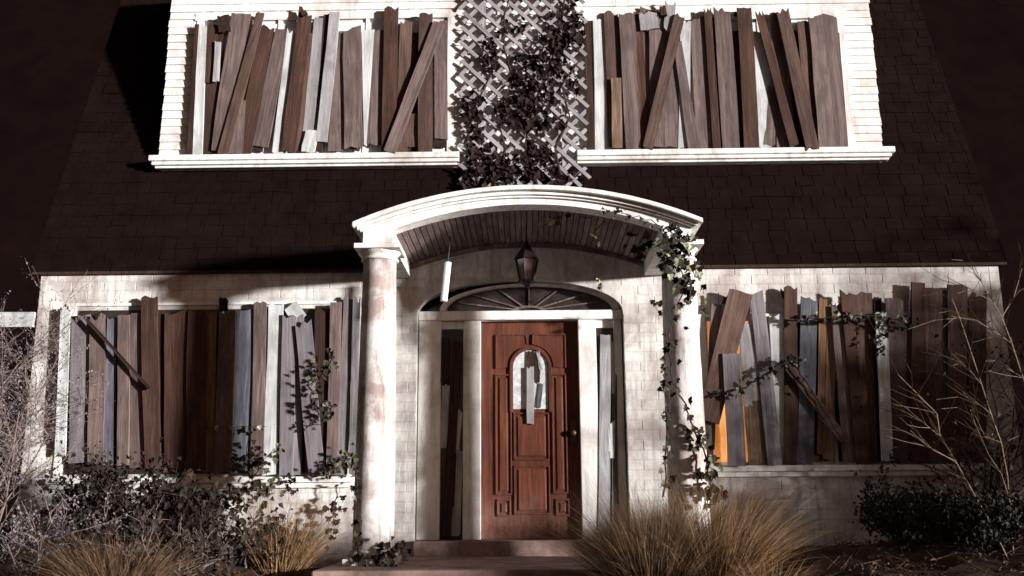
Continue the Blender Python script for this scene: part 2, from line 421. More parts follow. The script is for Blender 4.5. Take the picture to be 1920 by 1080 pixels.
TX0, TX1 = at(866, 170, YD - 0.04).x, at(1097, 170, YD - 0.04).x
for x0, x1, e0, e1 in ((DL, TX0 - 0.02, 1, 0), (TX1 - 0.10, DR, 0, 1)):
    s = MB().box(x0 - 0.07 * e0, x1 + 0.08 * e1, YD - 0.10, YD + 0.02, DZ - 0.062, DZ - 0.004)
    s.box(x0 - 0.045 * e0, x1 + 0.05 * e1, YD - 0.08, YD + 0.02, DZ - 0.10, DZ - 0.064).box(x0 - 0.02 * e0, x1 + 0.03 * e1, YD - 0.05, YD + 0.02, DZ - 0.125, DZ - 0.102)
    soft(s.build('long_sill', 'trim', house), 0.008)

# ------------------------------------------------------------------ boards
def board(parent, top, bot, width, Y, mat, thick=0.022, name='board', taper=1.0, rag=0.03, label=None):
    """one rough plank between two points of the facade (x, z); ragged sawn or split ends, slightly wavy edges"""
    tx, tz = top; bx, bz = bot
    L = math.hypot(tx - bx, tz - bz); ang = math.atan2(tx - bx, tz - bz)
    hw = width / 2; n = 4; slant = 0.0
    if rag > 0.02: rag *= rnd.choice((0.25, 0.5, 1.0, 1.5)); slant = rnd.choice((0, 0, rnd.uniform(-.45, .45)))
    left = [(-hw * (1 + (taper - 1) * k / n) + rnd.uniform(-1, 1) * width * 0.035, L * k / n) for k in range(n + 1)]
    right = [(hw * (1 + (taper - 1) * k / n) + rnd.uniform(-1, 1) * width * 0.035, L * k / n) for k in range(n + 1)]
    tops = [(left[-1][0] + (right[-1][0] - left[-1][0]) * k / 4, L + rnd.uniform(-rag, rag * 0.5) * (1.3 if k in (1, 3) else 0.8) + slant * width * (k / 4 - 0.5)) for k in range(5)]
    bots = [(right[0][0] + (left[0][0] - right[0][0]) * k / 3, rnd.uniform(-0.2, 0.7) * rag) for k in range(4)]
    poly = bots[::-1] and [bots[3]] + []
    outline = left[1:-1] + tops + right[1:-1][::-1] + bots
    m = MB(); k = len(outline); bow = rnd.uniform(-0.006, 0.006); tw = rnd.uniform(-0.05, 0.05)
    yy = lambda x, z: bow * math.sin(math.pi * z / L) + tw * x * (z / L - 0.5)
    m.v = [Vector((x, -thick / 2 + yy(x, z), z)) for x, z in outline] + [Vector((x, thick / 2 + yy(x, z), z)) for x, z in outline]
    m.f = [tuple(range(k - 1, -1, -1)), tuple(range(k, 2 * k))] + [(i, (i + 1) % k, k + (i + 1) % k, k + i) for i in range(k)]
    me = bpy.data.meshes.new(name); me.from_pydata([tuple(v) for v in m.v], [], m.f); me.materials.append(M[mat])
    o = link(bpy.data.objects.new(name, me), parent, (bx, Y - thick / 2, bz)); o.rotation_euler = (0, ang, 0)
    if label: o['label'] = label
    return o
def window(key, Y, ox, oy, k, rows, panes, frame_mats=('trim', 'blind')):
    x0, x1, z0, z1 = WINS[key]
    f = MB()
    t = 0.07
    f.box(x0 - 0.02, x1 + 0.02, Y - 0.014, Y + 0.02, z1 - 0.005, z1 + (0.075 if key[0] == 'U' else 0.02)).box(x0, x0 + t, Y - 0.012, Y + 0.02, z0, z1).box(x1 - t, x1, Y - 0.012, Y + 0.02, z0, z1)
    wn = f.build('boarded_window', frame_mats[0], house, origin=((x0 + x1) / 2, Y, z0))
    px = [x0 + t] + list(panes['x']) + [x1 - t]
    for i in range(len(px) - 1):
        MB().box(px[i] + 0.018, px[i + 1] - 0.018, Y + 0.000, Y + 0.010, z0 + 0.03, z1 - 0.045).build('pane', panes['m'][i], wn)
        if i: MB().box(px[i] - 0.016, px[i] + 0.016, Y - 0.008, Y + 0.012, z0, z1 - 0.006).build('mullion', frame_mats[0], wn)
    for rw in rows:
        xt, yt, xb, yb, wd, mat, lay = rw[:7]; tp = rw[7] if len(rw) > 7 else 1.0
        Yb = Y - 0.012 - 0.024 * lay - rnd.uniform(0, 0.006)
        a, b2 = at(ox + xt / k, oy + yt / k, Yb), at(ox + xb / k, oy + yb / k, Yb)
        wm = (at(ox + xt / k + wd / k, oy + (yt + yb) / 2 / k, Yb) - at(ox + xt / k, oy + (yt + yb) / 2 / k, Yb)).x
        board(wn, (a.x, a.z), (b2.x, b2.z), wm, Yb, mat, taper=tp)
    return wn
K1 = 3.177
UL = [(322, 150, 290, 930, 54, 'pale', 1), (856, 180, 768, 918, 64, 'pale', 1), (1304, 180, 1288, 872, 14, 'pale', 1, 5.5), (287, 150, 240, 930, 24, 'dark', 1), (400, 180, 368, 925, 95, 'dark', 0), (384, 150, 350, 498, 66, 'red', 1), (412, 250, 398, 492, 34, 'pearl', 2), (440, 95, 452, 195, 70, 'dark', 2),  # slim dark strip at far left stands for the shadow beside the casing
      (548, 85, 430, 905, 118, 'mauve', 1), (665, 82, 440, 925, 62, 'mid', 2, .8), (540, 600, 520, 920, 84, 'mauve', 1), (706, 160, 560, 925, 92, 'red', 1), (720, 200, 625, 905, 100, 'dark', 0),
      (800, 178, 662, 878, 92, 'mauve', 1), (934, 66, 828, 918, 84, 'red', 2), (960, 200, 893, 905, 34, 'mid', 1), (1018, 110, 938, 908, 66, 'pearl', 1), (975, 780, 945, 912, 80, 'pale', 2),
      (1058, 85, 1012, 908, 34, 'dark', 1), (1108, 76, 1028, 850, 64, 'pearl', 2), (1140, 190, 1110, 908, 84, 'mauve', 1), (1208, 172, 1218, 885, 106, 'mauve', 2), (1232, 860, 1222, 900, 60, 'dark', 1),
      (1372, 168, 1335, 872, 108, 'mauve', 1), (1445, 48, 1428, 905, 84, 'red', 2), (1532, 128, 1502, 915, 70, 'mid', 1), (1560, 200, 1560, 910, 110, 'dark', 0), (1578, 680, 1570, 880, 74, 'mid', 1),
      (1650, 84, 1644, 918, 82, 'mid', 2), (1738, 130, 1738, 832, 76, 'mauve', 1), (1728, 140, 1432, 912, 70, 'mauve', 3), (1740, 800, 1730, 880, 70, 'dark', 0), (905, 95, 945, 75, 30, 'dark', 3)]
window('UL', YD, 280, 0, K1, UL, dict(x=[at(280 + 760 / K1, 160, YD).x, at(280 + 1290 / K1, 160, YD).x], m=['blind', 'blind', 'blind']))
UR = [(136, 120, 150, 905, 70, 'pale', 0), (652, 140, 640, 892, 66, 'pale', 1), (1092, 180, 1118, 885, 84, 'pale', 1, 1.1), (70, 130, 96, 915, 34, 'dark', 1), (208, 70, 242, 888, 86, 'mid', 1), (238, 470, 246, 886, 60, 'tan', 2), (300, 84, 342, 908, 92, 'mauve', 2), (368, 80, 404, 885, 52, 'red', 1), (455, 68, 450, 885, 150, 'mauve', 0),  # slim dark strip at far left stands for the casing's shadowed edge
      (480, 70, 490, 880, 96, 'mauve', 1), (430, 78, 440, 180, 110, 'pearl', 2), (562, 16, 552, 190, 62, 'pearl', 2), (515, 40, 525, 100, 36, 'dark', 3), (566, 190, 566, 892, 84, 'mauve', 1), (616, 96, 424, 892, 62, 'mid', 3),
      (602, 250, 700, 892, 70, 'mauve', 2, .7), (722, 118, 762, 902, 92, 'mauve', 1), (782, 52, 838, 902, 46, 'red', 2), (820, 110, 850, 880, 80, 'dark', 0), (866, 58, 926, 904, 100, 'mauve', 2),
      (945, 190, 1000, 890, 60, 'dark', 0), (1000, 52, 1046, 892, 88, 'red', 2), (940, 84, 975, 90, 26, 'dark', 1), (1090, 78, 1300, 880, 56, 'red', 3, .8), (1170, 520, 1148, 872, 66, 'mauve', 1), (1205, 82, 1248, 900, 100, 'mauve', 1), (1230, 300, 1330, 890, 120, 'dark', 0),
      (1226, 60, 1408, 895, 76, 'mid', 3), (1345, 132, 1424, 890, 66, 'mid', 1), (1300, 190, 1330, 700, 40, 'dark', 0), (1424, 98, 1488, 890, 84, 'mauve', 2), (1505, 92, 1568, 892, 84, 'mauve', 1), (1545, 200, 1600, 888, 40, 'mauve', 0)]
window('UR', YD, 1080, 0, K1, UR, dict(x=[at(1080 + 640 / K1, 160, YD).x, at(1080 + 1110 / K1, 160, YD).x], m=['blind', 'blind', 'blind']))
K2 = 2.571
LL = [(322, 262, 294, 960, 48, 'pale', 1), (292, 262, 262, 900, 18, 'dark', 1), (396, 285, 378, 1000, 88, 'lav', 1), (474, 290, 464, 1010, 74, 'mauve', 2), (545, 300, 525, 1010, 50, 'blue', 1), (602, 285, 596, 1010, 56, 'mauve', 2),
      (672, 272, 668, 1020, 76, 'mauve', 1), (722, 198, 742, 1020, 78, 'red', 2), (850, 262, 850, 1030, 104, 'red', 1), (780, 270, 790, 1030, 60, 'dark', 0), (955, 262, 946, 1040, 92, 'red', 2), (1022, 278, 1008, 1045, 54, 'tan', 1),  # red boards toned darker to deepen the shadow that crosses them
      (1100, 270, 1075, 1050, 84, 'mauve', 2), (1190, 262, 1166, 1050, 88, 'blue', 1), (1258, 225, 1240, 1055, 60, 'mauve', 2), (1334, 235, 1302, 1056, 70, 'pale', 1), (1396, 285, 1382, 1060, 66, 'lav', 2), (1440, 290, 1430, 1060, 50, 'lav', 1), (1462, 320, 1530, 1062, 78, 'lav', 3),
      (1556, 262, 1560, 1040, 76, 'dark', 1), (1620, 225, 1600, 1060, 54, 'mauve', 2), (1684, 205, 1650, 1062, 52, 'lav', 1), (1720, 205, 1700, 1062, 34, 'lav', 2), (396, 280, 725, 640, 13, 'dark', 4), (1400, 238, 1450, 310, 70, 'pale', 1), (1080, 205, 1080, 270, 40, 'dark', 3)]  # thin dark diagonal lath drawn in place of a cast shadow's edge
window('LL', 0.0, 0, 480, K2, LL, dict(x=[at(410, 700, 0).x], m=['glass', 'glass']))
LR = [(265, 232, 228, 935, 50, 'mauve', 1), (382, 172, 222, 800, 112, 'mid', 3), (296, 185, 300, 240, 44, 'dark', 2), (336, 470, 362, 1015, 84, 'lav', 4), (404, 320, 436, 730, 76, 'pearl', 1), (456, 178, 548, 1012, 68, 'lav', 2), (438, 700, 462, 1018, 82, 'tan', 1),
      (552, 285, 578, 980, 66, 'pale', 1), (592, 160, 600, 215, 36, 'dark', 1), (622, 148, 622, 1005, 62, 'red', 2), (712, 205, 692, 1005, 80, 'blue', 2), (778, 208, 768, 960, 40, 'rust', 1), (822, 240, 800, 990, 48, 'tan', 1), (852, 232, 912, 1000, 76, 'mauve', 2), (888, 172, 965, 1002, 56, 'red', 3),
      (962, 178, 990, 1002, 96, 'mid', 1), (606, 525, 880, 890, 46, 'mid', 4), (1056, 275, 1088, 990, 54, 'pale', 3), (1120, 212, 1140, 1000, 82, 'mauve', 2), (1040, 200, 1046, 990, 36, 'dark', 0), (1190, 290, 1200, 990, 60, 'mid', 1), (1236, 130, 1236, 1000, 66, 'red', 2), (1318, 160, 1322, 1000, 104, 'mid', 1), (1424, 138, 1424, 1000, 92, 'mid', 2), (1520, 180, 1520, 1000, 90, 'mid', 1)]
window('LR', 0.0, 1240, 480, 2.572, LR, dict(x=[at(1412, 700, 0).x, at(1484, 700, 0).x, at(1556, 700, 0).x], m=['amber', 'blind', 'glass', 'glass']))
for k in ('LL', 'LR'):
    x0, x1, z0, z1 = WINS[k]
    xa = min(x0, x0) - 0.05
    s = MB().box(x0 - 0.03, x1 + 0.03, -0.075, 0.012, z0 - 0.055, z0 - 0.003).box(x0 - 0.01, x1 + 0.01, -0.045, 0.012, z0 - 0.10, z0 - 0.057)
    soft(s.build('window_sill', 'trim', house), 0.006)

# ------------------------------------------------------------------ entrance
YE = 0.085; YL = 0.165                       # frame face and door leaf face
def ex(px, Y=YE): return at(px, 800, Y).x
def ez(py, Y=YE): return at(985, py, Y).z
TH = ez(1012)
st = MB().box(OPL + 0.002, OPR - 0.002, -0.10, 0.30, SLAB - 0.02, TH); soft(st.build('doorstep', 'slab', house), 0.01)
back = MB().box(OPL - 0.1, OPR + 0.1, YL + 0.07, 0.30, TH + 0.001, APX + 0.1); back.build('entry_backing', 'glass', house)
fr = MB()
HZ0, HZ1 = ez(600), ez(583)
posts = [(783, 826), (868, 901), (1088, 1122), (1156, 1171)]
for (p0, p1) in posts: fr.box(ex(p0), ex(p1), YE, YL + 0.06, TH + 0.002, HZ0)
fr.box(OPL + 0.003, OPR - 0.003, YE - 0.025, YL + 0.06, HZ0 + 0.001, HZ1)
fr.box(ex(824), ex(870), YE + 0.03, YL + 0.06, ez(615), HZ0 - 0.002).box(ex(1121), ex(1158), YE + 0.03, YL + 0.06, ez(615), HZ0 - 0.002)
soft(fr.build('door_frame', 'trim', house), 0.005)
# fanlight
FX0, FX1 = ex(822), ex(1168); FC, FW = (FX0 + FX1) / 2, (FX1 - FX0) / 2; FB = HZ1 + 0.012; FH = ez(531) - FB
el = lambda s, n=28, r=1.0: [(FC - FW * s * math.cos(math.pi * i / n), FB + (FH) * s * math.sin(math.pi * i / n)) for i in range(n + 1)]
fan = MB().strip(el(1.0), el(0.93), YE + 0.005, YL + 0.04).build('fanlight', 'trim', house)
fan.data.materials[0] = M['trim']
MB().prism([(x, z) for x, z in el(0.925)][::-1], YL, YL + 0.01).build('pane', 'glass', fan)
for i in range(1, 8):
    a = math.pi * i / 8; e = (FC - FW * 0.93 * math.cos(a), FB + FH * 0.93 * math.sin(a))
    MB().bar((FC - FW * 0.16 * math.cos(a), YL - 0.012, FB + FH * 0.16 * math.sin(a)), (e[0], YL - 0.012, e[1]), 0.012, 0.014).build('muntin', 'mauve', fan)
MB().strip(el(0.2, 12), el(0.13, 12), YL - 0.02, YL - 0.002).build('hub', 'mauve', fan)
# pale arch facing round the opening
# sidelights
for (p0, p1, sd_) in ((826, 868, 'l'), (1122, 1156, 'r')):
    sl = MB().box(ex(p0) + 0.001, ex(p1) - 0.001, YE + 0.032, YE + 0.05, TH + 0.003, ez(616)).build('sidelight', 'glass', house)
    def q(px, py): a = at(px, py, YE); return (a.x, a.z)
    if sd_ == 'l':
        board(sl, q(858, 640), q(836, 1008), 0.085, YE + 0.01, 'dark')
        board(sl, q(836, 632), q(834, 720), 0.07, YE + 0.012, 'dark')
        for (t_, b2, wd, mt) in (((836, 720), (832, 840), 0.07, 'pale'), ((862, 770), (855, 850), 0.05, 'pale'), ((862, 840), (856, 1006), 0.06, 'pearl'), ((848, 950), (848, 1006), 0.10, 'pearl')):
            board(sl, q(*t_), q(*b2), wd, YE + 0.022, mt, name='curtain_strip', thick=0.01)
    else:
        board(sl, q(1136, 628), q(1132, 1006), 0.10, YE + 0.012, 'pearl')
        board(sl, q(1149, 640), q(1150, 740), 0.03, YE + 0.016, 'pale')
        board(sl, q(1147, 790), q(1146, 860), 0.055, YE + 0.016, 'pale')
        board(sl, q(1152, 700), q(1153, 1006), 0.05, YE + 0.022, 'blue')
# door
KD = 1555 / 720
def dx(zx): return at(640 + zx / KD, 800, YL).x
def dz(zy): return at(985, 580 + zy / KD, YL).z
D0, D1 = dx(561), dx(974); DB, DTp = TH + 0.006, HZ0 - 0.004
door = MB().box(D0 + 0.004, D1 - 0.004, YL, YL + 0.045, DB, DTp).build('front_door', 'door', house)
def panel(x0, x1, y0, y1, kind='panel'):
    """raised panel inside a moulded frame"""
    a, b2, z1, z0 = dx(x0), dx(x1), dz(y0), dz(y1); t = 0.016
    for (u, v, e, f_) in ((a, b2, z1 - t, z1), (a, b2, z0, z0 + t), (a, a + t, z0 + t, z1 - t), (b2 - t, b2, z0 + t, z1 - t)):
        soft(MB().box(u, v, YL - 0.016, YL + 0.001, e, f_).build('moulding', 'door', door), 0.006)
    i = t + 0.012; j = i + 0.018
    m = MB()
    m.add([(a + i, YL, z0 + i), (b2 - i, YL, z0 + i), (b2 - i, YL, z1 - i), (a + i, YL, z1 - i), (a + j, YL - 0.011, z0 + j), (b2 - j, YL - 0.011, z0 + j), (b2 - j, YL - 0.011, z1 - j), (a + j, YL - 0.011, z1 - j)],
          [(4, 5, 6, 7)] + [(k, (k + 1) % 4, 4 + (k + 1) % 4, 4 + k) for k in range(4)])
    m.build('panel', 'doorp', door)
panel(622, 690, 262, 752); panel(852, 914, 262, 748); panel(696, 842, 418, 612); panel(696, 842, 632, 832); panel(628, 684, 768, 838); panel(862, 918, 768, 838)
AX, AZ = (dx(697) + dx(838)) / 2, dz(235); AR = (dx(838) - dx(697)) / 2
arc = lambda r, n=14, z=AZ: [(AX - r * math.cos(math.pi * i / n), z + r * 1.0 * math.sin(math.pi * i / n)) for i in range(n + 1)]
GZ0 = dz(404)
gl = [(AX - AR, GZ0)] + arc(AR) + [(AX + AR, GZ0)]
MB().prism(gl, YL - 0.004, YL + 0.002).build('pane', 'doorglass', door)
ro, ri = AR + 0.035, AR + 0.004
o_ = [(AX - ro, GZ0 - 0.03)] + arc(ro) + [(AX + ro, GZ0 - 0.03)]; i_ = [(AX - ri, GZ0 - 0.03)] + arc(ri) + [(AX + ri, GZ0 - 0.03)]
soft(MB().strip(o_, i_, YL - 0.022, YL + 0.001).build('moulding', 'door', door), 0.006)
for sgn, xa, xb in ((-1, 628, 750), (1, 780, 912)):           # corner panels cut by the arch
    zt, zb = dz(104), dz(240); xo = dx(xa) if sgn < 0 else dx(xb); xi = dx(xb) if sgn < 0 else dx(xa)
    R2 = AR + 0.055; n = 8
    if sgn < 0: cv = [(AX - R2 * math.cos(math.pi / 2 * i / n * 0.93), AZ + R2 * math.sin(math.pi / 2 * i / n * 0.93)) for i in range(n + 1)]
    else: cv = [(AX + R2 * math.cos(math.pi / 2 * i / n * 0.93), AZ + R2 * math.sin(math.pi / 2 * i / n * 0.93)) for i in range(n + 1)]
    poly = [(xo, zt), (xo, zb)] + cv + [(xi, zt)]
    MB().prism(poly if sgn < 0 else poly[::-1], YL - 0.010, YL + 0.001).build('panel', 'doorp', door)
    for (p0, p1) in [((xo, zt), (xo, zb)), ((xo, zt), (xi, zt)), ((xi, zt), cv[-1])]:
        soft(MB().bar((p0[0], YL - 0.009, p0[1]), (p1[0], YL - 0.009, p1[1]), 0.016, 0.02).build('moulding', 'door', door), 0.005)
def dq(x, y): return (dx(x), dz(y))
board(door, dq(768, 235), dq(766, 468), 0.068, YL - 0.024, 'pearl', thick=0.012, label='pale broken slat hanging over the door glass')
board(door, dq(775, 170), dq(762, 300), 0.05, YL - 0.022, 'dark', thick=0.008)
board(door, dq(800, 190), dq(795, 300), 0.05, YL - 0.012, 'dark', thick=0.006)
board(door, dq(800, 175), dq(812, 250), 0.03, YL - 0.02, 'pearl', thick=0.006)
board(door, dq(812, 300), dq(800, 400), 0.035, YL - 0.012, 'blue', thick=0.006)
hx, hz = dx(938), dz(490)
MB().box(hx - 0.025, hx + 0.025, YL - 0.014, YL, hz - 0.10, hz + 0.08).build('handle_plate', 'brass', door)
MB().lathe((0, 0, 0), [(0.004, 0), (0.012, 0.01), (0.024, 0.03), (0.027, 0.045), (0.018, 0.06)], 14)
hd = MB()
for k, (r_, y_) in enumerate([(0.010, 0), (0.012, 0.025), (0.026, 0.04), (0.028, 0.055), (0.016, 0.068)]): pass
n = 14; pr = [(0.010, 0.012), (0.012, 0.03), (0.026, 0.045), (0.028, 0.06), (0.014, 0.072)]
vs = [(hx + r_ * math.cos(2 * math.pi * j / n), YL - y_, hz - 0.03 + r_ * math.sin(2 * math.pi * j / n)) for r_, y_ in pr for j in range(n)]
hd.add(vs, [(i * n + j, i * n + (j + 1) % n, (i + 1) * n + (j + 1) % n, (i + 1) * n + j) for i in range(len(pr) - 1) for j in range(n)] + [tuple(range((len(pr) - 1) * n, len(pr) * n))])
hd.build('handle', 'brass', door, smooth=True)

# ------------------------------------------------------------------ portico
YF = -1.24; YC = -1.06
por = empty('portico', (0, -0.6, SLAB), 'white arched entrance portico with barrel ceiling on two round columns', 'porch')
aL, aR, aT = at(660, 412, YF - .1), at(1318, 412, YF - .1), at(986, 346, YF - .1)
PX = (aL.x + aR.x) / 2; PW = (aR.x - aL.x) / 2; rise = aT.z - (aL.z + aR.z) / 2
def circ(hw, rs, zt):
    R_ = (hw * hw + rs * rs) / (2 * rs)
    return lambda x: zt - R_ + math.sqrt(max(0, R_ * R_ - (x - PX) ** 2))
top = circ(PW, rise, aT.z)
iL = at(736, 428, YF).x; IW = PX - iL
bT = at(986, 383, YF).z; bS = at(736, 430, YF).z
inn = circ(IW, bT - bS, bT)
n = 40
xo = [PX - PW + 2 * PW * i / n for i in range(n + 1)]
def curve(off, xs_): return [(x, top(x) + off) for x in xs_]
soft(MB().strip(curve(0, xo), curve(-0.038, xo), YF - 0.10, 0.0).build('cornice', 'trim', por), 0.006)
x2 = [PX - PW + 0.035 + (2 * PW - 0.07) * i / n for i in range(n + 1)]
MB().strip(curve(-0.039, x2), curve(-0.066, x2), YF - 0.055, 0.0).build('cornice_moulding', 'trim', por)
x2b = [PX - PW + 0.055 + (2 * PW - 0.11) * i / n for i in range(n + 1)]
MB().strip(curve(-0.067, x2b), curve(-0.082, x2b), YF - 0.028, 0.0).build('cornice_moulding', 'trim', por)
BO = PW - 0.075                                                        # outer face of the side beams
x3 = [PX - IW + 2 * IW * i / n for i in range(n + 1)]
capz = at(704, 466, YC).z
MB().strip(curve(-0.083, x3), [(x, inn(x)) for x in x3], YF, YF + 0.16).build('arch_fascia', 'trim', por)
for s_ in (-1, 1):
    a, b2 = sorted((PX + s_ * BO, PX + s_ * (IW + 0.001)))
    xs_ = [a + (b2 - a) * i / 6 for i in range(7)]
    MB().strip(curve(-0.083, xs_), [(x, capz) for x in xs_], YF, -0.002).build('side_beam', 'trim', por)
ceil = MB().strip([(x, inn(x) + 0.05) for x in x3], [(x, inn(x) + 0.035) for x in x3], YF + 0.16, -0.002).build('barrel_ceiling', 'dark', por)
NP = 44
for i in range(NP):
    u, v = PX - IW + 2 * IW * i / NP, PX - IW + 2 * IW * (i + 1) / NP
    pz, qz = inn(u), inn(v); d = Vector((v - u, 0, qz - pz)); L = d.length; d.normalize(); nn = Vector((-d.z, 0, d.x))
    g_ = 0.0035; A = Vector((u, 0, pz)) + d * g_; B = Vector((v, 0, qz)) - d * g_
    m = MB(); y0, y1 = YF + 0.162, -0.004; t_ = 0.012 + rnd.uniform(-0.002, 0.002)
    base = [A + nn * 0.034, A + nn * 0.012, B + nn * 0.012, B + nn * 0.034]
    # built along local Z so that the grain follows the plank
    zl = y1 - y0; ctr = (A + B) / 2
    vs = [(q_.x - ctr.x, q_.z - ctr.z, 0) for q_ in base] + [(q_.x - ctr.x, q_.z - ctr.z, zl) for q_ in base]
    me = bpy.data.meshes.new('plank'); me.from_pydata(vs, [], [(3, 2, 1, 0), (4, 5, 6, 7)] + [(k, (k + 1) % 4, 4 + (k + 1) % 4, 4 + k) for k in range(4)]); me.materials.append(M['soffit'])
    o = link(bpy.data.objects.new('plank', me), ceil, (ctr.x, y1, ctr.z + rnd.uniform(-0.002, 0.002))); o.rotation_euler = (rad(90), 0, 0)
MB().strip([(x, inn(x) + 0.03) for x in x3], [(x, EAVE + 0.0005) for x in x3], 0.0015, 0.03).build('lunette', 'brick', por)
# moulding where the ceiling meets the wall
MB().strip([(x, inn(x) + 0.008) for x in x3], [(x, inn(x) - 0.03) for x in x3], -0.04, -0.006).build('wall_moulding', 'soffit', por)
for pxc in (706, 1283):
    cx = at(pxc, 760, YC).x
    zb = SLAB
    top_r, bot_r = 0.133, 0.158
    sh_t = at(pxc, 492, YC).z
    prof = []
    for i in range(15):
        k = i / 14; prof.append((bot_r + (top_r - bot_r) * (k ** 1.5), zb + 0.11 + (sh_t - zb - 0.11) * k))
    col = MB().lathe((cx, YC, 0), prof, 40).build('column', 'column', por, smooth=True)
    cp = MB()
    cp.lathe((cx, YC, 0), [(top_r + 0.012, sh_t), (top_r + 0.022, sh_t + 0.012), (top_r + 0.012, sh_t + 0.024), (top_r + 0.002, sh_t + 0.028), (top_r + 0.004, capz - 0.075), (top_r + 0.03, capz - 0.05), (top_r + 0.035, capz - 0.042)], 40)
    cp.box(cx - 0.185, cx + 0.185, YC - 0.185, YC + 0.185, capz - 0.041, capz - 0.001)
    soft(cp.build('capital', 'trim', col), 0.004)
    bs = MB().box(cx - 0.20, cx + 0.20, YC - 0.20, YC + 0.20, zb, zb + 0.05)
    bs.lathe((cx, YC, 0), [(0.185, zb + 0.051), (0.20, zb + 0.068), (0.185, zb + 0.086), (0.168, zb + 0.09), (0.172, zb + 0.105), (0.16, zb + 0.112)], 40)
    soft(bs.build('base', 'column', col), 0.006)

# ------------------------------------------------------------------ lantern and tube under the porch ceiling
YN = -0.62
l0 = at(988, 530, YN); l1 = at(988, 488, YN); l2 = at(988, 462, YN); cx = l0.x
lan = empty('hanging_lantern', (cx, YN, l0.z), 'black iron lantern hanging under the middle of the porch ceiling', 'lantern')
def hexring(r_, z_): return [(cx + r_ * math.cos(math.pi / 3 * j + 0.3), YN + r_ * math.sin(math.pi / 3 * j + 0.3), z_) for j in range(6)]
H6 = [(j, (j + 1) % 6, 6 + (j + 1) % 6, 6 + j) for j in range(6)]
rt, rb = 0.098, 0.066
m = MB().add(hexring(rt + 0.02, l1.z) + hexring(0.035, l2.z), H6 + [(5, 4, 3, 2, 1, 0), tuple(range(6, 12))])
m.add(hexring(0.03, l2.z + 0.001) + hexring(0.012, l2.z + 0.05), H6 + [tuple(range(6, 12))]); m.build('lantern_roof', 'iron', lan)
m = MB().add(hexring(rb + 0.012, l0.z) + hexring(rb + 0.008, l0.z + 0.02), H6 + [(5, 4, 3, 2, 1, 0), tuple(range(6, 12))])
m.add(hexring(0.012, l0.z - 0.045) + hexring(rb * 0.7, l0.z - 0.001), H6 + [(5, 4, 3, 2, 1, 0)]); m.build('lantern_base', 'iron', lan)
A, B = hexring(rb, l0.z + 0.02), hexring(rt, l1.z)
for j in range(6):
    MB().tube([A[j], B[j]], 0.007, n=4).build('lantern_bar', 'iron', lan)
    k = (j + 1) % 6; s_ = 0.93
    cc_ = Vector((cx, YN, 0)); f_ = lambda p_: Vector((cx + (p_[0] - cx) * s_, YN + (p_[1] - YN) * s_, p_[2]))
    MB().add([f_(A[j]), f_(A[k]), f_(B[k]), f_(B[j])], [(0, 1, 2, 3)]).build('lantern_pane', 'lanternglass', lan)
MB().tube([(cx, YN, l2.z + 0.05), (cx, YN, inn(cx) + 0.012)], 0.006, n=6).build('lantern_rod', 'iron', lan)
YT = -0.55
ta, tb = at(840, 492, YT), at(832, 565, YT)
tu = empty('hanging_tube', tb, 'pale narrow tube hanging under the porch ceiling left of the lantern', 'tube')
MB().tube([tb, ta], 0.030, n=14).build('tube', 'tube', tu, smooth=False)
MB().tube([ta, (ta.x + 0.02, YT, inn(ta.x) + 0.012)], 0.004, n=4).build('wire', 'iron', tu)

# ------------------------------------------------------------------ leaves
def leaf_mesh(name, mat, kind='ivy'):
    if kind == 'ivy': o = [(0, 0), (.42, .02), (.5, .3), (.28, .42), (.34, .72), (.1, .7), (0, 1.05), (-.1, .7), (-.34, .72), (-.28, .42), (-.5, .3), (-.42, .02)]
    else: o = [(0, 0), (.2, .2), (.27, .5), (.18, .8), (0, 1.05), (-.18, .8), (-.27, .5), (-.2, .2)]
    vs = [(x, y, abs(x) * 0.45 - 0.12 * y * y) for x, y in o] + [(0, .4, 0)]
    me = bpy.data.meshes.new(name); k = len(o); me.from_pydata(vs, [], [(i, (i + 1) % k, k) for i in range(k)]); me.materials.append(M[mat])
    return me
LEAF = {k: leaf_mesh('leaf', k) for k in ('leafdark', 'leafgreen', 'leafpale', 'leafblack')}
def leaf_rot(facing=(0, -1, 0), spread=0.9):
    n_ = (Vector(facing) + Vector((rnd.gauss(0, 1), rnd.gauss(0, 1), rnd.gauss(0, 1))) * spread * 0.55).normalized()
    up = Vector((rnd.gauss(0, .7), rnd.gauss(0, .4), -1)); up = (up - n_ * up.dot(n_)).normalized()
    x = up.cross(n_)
    return Matrix((x, up, n_)).transposed()
def add_leaf(parent, pos, size, mat, facing=(0, -1, 0), spread=0.9):
    o = bpy.data.objects.new('leaf', LEAF[mat]); link(o, parent, pos)
    o.rotation_euler = leaf_rot(facing, spread).to_euler(); o.scale = (size, size, size); return o
def leaf_into(m, pos, size, facing=(0, -1, 0), spread=0.9, slim=1.0):
    R_ = leaf_rot(facing, spread); pos = Vector(pos)
    q = [(0, 0, 0), (.42 * slim, .35, .16), (0, 1.05, -.1), (-.42 * slim, .35, .16), (0, .4, 0)]
    m.add([pos + R_ @ (Vector(v) * size) for v in q], [(0, 1, 4), (1, 2, 4), (2, 3, 4), (3, 0, 4)])

